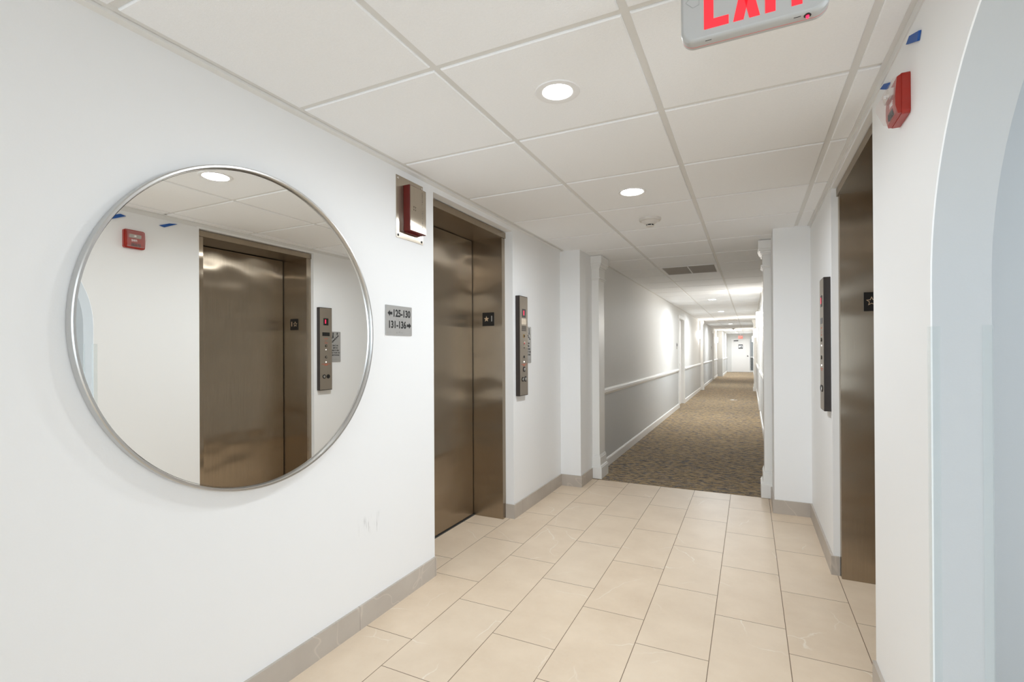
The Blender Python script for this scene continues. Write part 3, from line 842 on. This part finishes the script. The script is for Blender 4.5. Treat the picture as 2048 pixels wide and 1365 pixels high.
# ------------------------------------------------------------------ exit sign by the camera
fr = Fr((.008, 1.262, 2.042), (1, 0, 0), (0, -1, 0))    # origin: middle of the lower edge of the front face
t = thing('exit_sign', 'grey exit sign with red letters hanging under the ceiling at the top', 'exit sign', fr(0, .19, 0))
HW, HH = .155, .2
def shell(a0, a1, b0, b1, r, c0, c1, inset):
    P0 = rrect(a0, a1, b0, b1, r, 8); P1 = rrect(a0 + inset * .35, a1 - inset * .35, b0 + inset * .35, b1 - inset * .35, r, 8); P2 = rrect(a0 + inset, a1 - inset, b0 + inset, b1 - inset, r, 8)
    m = MB(fr); n = len(P0); vs = [(a, b, c0) for a, b in P0] + [(a, b, c1 - inset) for a, b in P0] + [(a, b, c1 - inset * .35) for a, b in P1] + [(a, b, c1) for a, b in P2]
    fs = [(q * n + i, q * n + (i + 1) % n, (q + 1) * n + (i + 1) % n, (q + 1) * n + i) for q in range(3) for i in range(n)] + [tuple(range(n))]
    m.add(vs, fs, True); m.add([(a, b, c1) for a, b in P2], [tuple(range(n))])
    return m
shell(-HW, HW, 0, HH, .03, -.026, 0, .007).build('front_housing', EXITCASE, t)
gm = MB(fr); gm.prism(rrect(-HW, HW, 0, HH, .03, 8), -.0274, -.026); gm.build('lit_seam', mat('red_seam', (.4, .01, .01), .5, emit=(1, .02, .02), estr=.35), t)
gm = MB(fr); gm.prism(rrect(-HW, HW, 0, HH, .03, 8), -.0365, -.0274); gm.build('rear_housing', EXITCASE, t)
gm = MB(fr); gm.prism(rrect(-.05, .05, HH, HH + .021, .004, 3), -.03, -.004); gm.build('canopy', EXITCASE, t)
BL, LH, SW = .022, .152, .021
def letter(parts):
    g_ = MB(fr)
    for p_ in parts: g_.prism(p_, -.002, .0008)
    return g_
def R_(a0, a1, b0, b1): return [(a0, b0), (a1, b0), (a1, b1), (a0, b1)]
a = -.102
letter([R_(a, a + SW, BL, BL + LH), R_(a + SW, a + .054, BL, BL + SW), R_(a + SW, a + .048, BL + LH / 2 - .0095, BL + LH / 2 + .0095), R_(a + SW, a + .054, BL + LH - SW, BL + LH)]).build('letter', EXITRED, t)
a = -.0385
mx = .028
letter([[(a, BL), (a + .022, BL), (a + 2 * mx, BL + LH), (a + 2 * mx - .022, BL + LH)], [(a + 2 * mx, BL), (a + 2 * mx - .022, BL), (a, BL + LH), (a + .022, BL + LH)]]).build('letter', EXITRED, t)
a = .028
letter([R_(a, a + SW, BL, BL + LH)]).build('letter', EXITRED, t)
a = .062
letter([R_(a, a + .059, BL + LH - SW, BL + LH), R_(a + .0185, a + .0185 + SW, BL, BL + LH - SW)]).build('letter', EXITRED, t)
KO = mat('exit_knockout_line', (.30, .30, .29), .5)
gm = MB(fr)
kp = [(-.143, .098), (-.127, .082), (-.113, .086), (-.113, .110), (-.127, .114)]
for q in range(5):
    (a0, b0), (a1, b1) = kp[q], kp[(q + 1) % 5]
    dx, dy = a1 - a0, b1 - b0; L_ = math.hypot(dx, dy); nx, ny = -dy / L_ * .0004, dx / L_ * .0004
    gm.prism([(a0 + nx, b0 + ny), (a0 - nx, b0 - ny), (a1 - nx, b1 - ny), (a1 + nx, b1 + ny)], -.0005, .0004)
gm.build('arrow_knockout', KO, t)
fu = Fr(fr.o, (1, 0, 0), (0, 0, -1), (0, 1, 0))
gm = MB(fu); gm.lathe([(.0075, -.002), (.0075, .001), (.003, .0012)], .112, .012, 16); gm.build('test_button', INK, t)
gm = MB(fu); gm.lathe([(.0035, .0), (.0035, .004), (.002, .006)], .112, .012, 12); gm.build('indicator_lamp', LEDRED, t)
for aa in (-.10, .085):
    gm = MB(fu); gm.box(aa, aa + .014, .008, .0095, -.001, .0006); gm.build('latch_slot', INK, t)

# ------------------------------------------------------------------ recessed downlights, smoke detectors, vents
def ceil_frame(x, y): return Fr((x, y, C), (1, 0, 0), (0, 0, -1), (0, 1, 0))
def downlight(x, y, label, lens, group, power, lr=.066):
    fr = ceil_frame(x, y)
    t = thing('recessed_downlight', label, 'ceiling light', (x, y, C), group)
    m_ = MB(fr); m_.lathe([(.084, .0), (.082, .003), (.076, .004), (lr + .002, .0015), (lr, -.006)], cap=False); m_.build('trim_ring', OFFWHITE, t)
    m_ = MB(fr); m_.lathe([(lr, -.004), (lr, .0005), (lr - .015, .0012)], seg=32); m_.build('lens', lens, t)
    l = bpy.data.lights.new('downlight_lamp', 'AREA'); l.energy = power; l.color = LAMPCOL
    l.shape = 'DISK'; l.size = 0.13; l.spread = math.radians(172)
    o = bpy.data.objects.new('downlight_lamp', l); COL.objects.link(o); o.parent = t; o.location = (0, 0, -0.003)
    return t
gxm = (GX[1] + GX[2]) / 2
d1 = downlight(gxm, GY0 + .5 * T, 'bright recessed downlight in the ceiling nearest the camera', LENS1, 'lobby downlights', LOBBY_SPOT, .055)
d2 = downlight(gxm, GY0 + 2.5 * T, 'bright recessed downlight in front of the smoke detector', LENS1, 'lobby downlights', LOBBY_SPOT * 3.1)
d2b = downlight(gxm, GY0 - 4.5 * T, 'recessed downlight of the lobby, behind the camera', LENS1, 'lobby downlights', LOBBY_SPOT * .6)
for k, lb in ((13, 'first small recessed downlight beyond the near air vent'), (18, 'second recessed downlight along the corridor ceiling'), (28, 'third recessed downlight, beyond the far air vent'), (39, 'fourth recessed downlight along the corridor ceiling'), (44, 'last recessed downlight before the end door')):
    downlight(gxm, GY0 + (k + .5) * T, lb, LENS2, 'corridor downlights', CORR_SPOT * (1.35 if k > 30 else 1.0))
def smoke(x, y, label):
    fr = ceil_frame(x, y)
    t = thing('smoke_detector', label, 'smoke detector', (x, y, C), 'ceiling smoke detectors')
    m_ = MB(fr); m_.lathe([(.078, 0), (.078, .012), (.074, .018), (.060, .020)]); m_.build('base', CREAM, t)
    m_ = MB(fr); m_.lathe([(.062, .018), (.056, .026), (.036, .040), (.030, .044)]); m_.build('body', CREAM, t)
    m_ = MB(fr); m_.lathe([(.026, .044), (.026, .054)], seg=24); m_.build('sensing_slots', INK, t)
    m_ = MB(fr)
    for q in range(6):
        an = math.pi * q / 3; m_.box(.0262 * math.cos(an) - .002, .0262 * math.cos(an) + .002, .0262 * math.sin(an) - .002, .0262 * math.sin(an) + .002, .044, .054)
    m_.lathe([(.030, .054), (.028, .058), (.012, .060)], seg=24); m_.build('cap', CREAM, t)
smoke(gxm - .012, GY0 + 3.53 * T, 'cream smoke detector on the ceiling behind the second downlight')
smoke(gxm, GY0 + 34.5 * T, 'small smoke detector far down the corridor ceiling')
def vent(row, label):
    y0 = ystart + row * T; x0, x1 = GX[1] + .012, GX[2] - .012
    y1 = y0 + T - .012; y0 += .012
    t = thing('air_vent', label, 'air vent', ((x0 + x1) / 2, (y0 + y1) / 2, C), 'ceiling air vents')
    m_ = MB(); w = .028
    for a0, a1, b0, b1 in ((x0, x0 + w, y0, y1), (x1 - w, x1, y0, y1), (x0 + w, x1 - w, y0, y0 + w), (x0 + w, x1 - w, y1 - w, y1), ((x0 + x1) / 2 - .006, (x0 + x1) / 2 + .006, y0 + w, y1 - w)):
        m_.box(a0, a1, b0, b1, C - .004, C + .01)
    m_.build('frame', OFFWHITE, t)
    m_ = MB(); n = 26
    for k in range(n):
        yy = y0 + w + (y1 - y0 - 2 * w) * (k + .5) / n
        m_.add([(x0 + w, yy + .009, C - .001), (x1 - w, yy + .009, C - .001), (x1 - w, yy - .006, C + .012), (x0 + w, yy - .006, C + .012)], [(0, 1, 2, 3)])
    m_.build('louvers', GRILLE, t)
    m_ = MB(); m_.box(x0 + .01, x1 - .01, y0 + .01, y1 - .01, C + .02, C + .025); m_.build('duct_opening', DARKVOID, t)
vent(VENTS[0][1], 'grey louvered air vent in the corridor ceiling, the nearer and larger one')
vent(VENTS[1][1], 'distant louvered air vent farther down the corridor ceiling')

# ------------------------------------------------------------------ pilasters
def pilaster(x, y, s, label, near=.0):
    """x: wall face, y: near face of the plinth, s: +1 projects to +x"""
    t = thing('pilaster', label, 'pilaster', (x, y + .13, 0), 'white pilasters along the corridor')
    def blk(name, steps):
        m_ = MB()
        for d, e, z0, z1 in steps:
            xa, xb = sorted((x + s * .0005, x + s * d)); m_.box(xa, xb, y + e, y + .265 - e, z0, z1, .0012)
        return m_.build(name, TRIM_PAINT, t)
    D = .075
    blk('plinth', [(D + .028, .0, 0.003, .118), (D + .022, .006, .118, .130), (D + .014, .014, .130, .138), (D + .012, .016, .138, .215), (D + .008, .020, .215, .228), (D + .004, .024, .228, .238)])
    blk('shaft', [(D, .030, .238, 2.02)])
    blk('capital', [(D + .008, .022, 2.02, 2.032), (D + .018, .012, 2.032, 2.045), (D + .006, .024, 2.045, 2.135), (D + .014, .016, 2.135, 2.150), (D + .022, .008, 2.150, 2.165), (D + .032, -.002, 2.165, 2.185), (D + .040, -.010, 2.185, C - .0045)])
    return t
pilaster(KL, 4.872, 1, 'white fluted-cap pilaster at the left side of the corridor mouth')
pilaster(KR, 4.842, -1, 'white pilaster at the right side of the corridor mouth')
pilaster(KL, 17.2, 1, 'distant white pilaster on the left corridor wall')
pilaster(KR, 17.2, -1, 'distant white pilaster on the right corridor wall')

# ------------------------------------------------------------------ wall sconces
def sconce(x, y, s, label):
    z0, z1 = 1.675, 1.905
    t = thing('wall_sconce', label, 'wall lamp', (x, y, (z0 + z1) / 2), 'corridor wall sconces')
    MB().box(*sorted((x + s * .0005, x + s * .018)), y - .06, y + .06, z0 + .03, z1 - .03).build('back_plate', CHROME, t)
    m_ = MB()
    P = [(x + s * .012, y - .14)] + [(x + s * (.018 + .072 * math.sin(math.pi * k / 14)), y - .14 * math.cos(math.pi * k / 14)) for k in range(15)] + [(x + s * .012, y + .14)]
    n = len(P); vs = [(a, b, z0) for a, b in P] + [(a, b, z1) for a, b in P]
    m_.add(vs, [(i, i + 1, n + i + 1, n + i) for i in range(n - 1)], True)
    o = m_.build('lamp_shade', SHADE, t)
    m_ = MB(); m_.prism([(a, b) for a, b in P], z0 + .004, z0 + .008) 
    m_.build('diffuser', SHADE, t)
sconce(KR, 8.85, -1, 'glowing wall sconce on the right corridor wall, nearest the lobby')
sconce(KR, 16.0, -1, 'second glowing wall sconce on the right corridor wall')
sconce(KL, 16.6, 1, 'glowing wall sconce on the left corridor wall beside the distant pilaster')
sconce(KR, 24.5, -1, 'third glowing wall sconce on the right corridor wall')
sconce(KL, 25.5, 1, 'farthest glowing wall sconce on the left corridor wall')

# ------------------------------------------------------------------ small corridor things
def room_sign(x, y, s, z, label):
    fr = Fr((x, y, z), (0, s, 0), (s, 0, 0))
    t = thing('room_number_sign', label, 'sign', fr(0, 0, 0), 'room number signs in the corridor')
    MB(fr).box(-.07, .07, -.07, .07, .0005, .006).build('plate', SIGNGREY, t)
    MB(fr).box(-.055, .055, -.01, .045, .006, .008).build('number_field', INK, t)
room_sign(KL, 11.42, 1, 1.40, 'small room number sign on the left wall before the first door')
room_sign(KL, 22.3, 1, 1.40, 'tiny room number sign on the left wall before the far door')
# picture on the end door
fr = Fr(((DX0 + DX1) / 2, YE + .02, 1.50), (1, 0, 0), (0, -1, 0))
t = thing('door_notice', 'dark bordered stair notice on the white end door', 'sign', fr(0, 0, 0))
MB(fr).box(-.12, .12, -.12, .12, .0005, .004).build('plate', INK, t)
m_ = MB(fr); m_.box(-.105, .105, -.065, .065, .004, .006); m_.build('white_field', OFFWHITE, t)
m_ = MB(fr)
for k in range(4): m_.box(-.08 + k * .04, -.04 + k * .04, -.05, -.025 + k * .02 - .02, .006, .007)
m_.build('stair_pictogram', INK, t)
fr = Fr((-.49, YE - .12, 1.955), (1, 0, 0), (0, -1, 0))
t = thing('exit_sign', 'tiny red exit sign above the white door at the corridor end', 'exit sign', fr(0, .2, 0))
MB(fr).box(-.12, .12, 0, .19, -.04, 0).build('housing', OFFWHITE, t)
m_ = MB(fr); m_.box(-.11, .11, .015, .175, 0, .003); m_.build('red_face', mat('exit_red_far', (.8, .1, .05), .5, emit=(1, .10, .05), estr=1.0), t)
MB(fr).box(-.03, .03, .19, C - 1.955 - .001, -.03, -.01).build('canopy', OFFWHITE, t)
text('EXIT', .15, fr, 0, .095, .003, 'lettering', OFFWHITE, t, bold=.004, sx=.62)
m_ = MB()
m_.prism([(-.47, 13.98), (-.40, 13.94), (-.36, 14.01), (-.42, 14.05)], .0025, .012); m_.prism([(-.36, 14.0), (-.30, 14.03), (-.33, 14.07)], .0025, .006)
tag(m_.build('paper_scrap', OFFWHITE), 'small white paper scrap lying on the patterned carpet', 'paper')
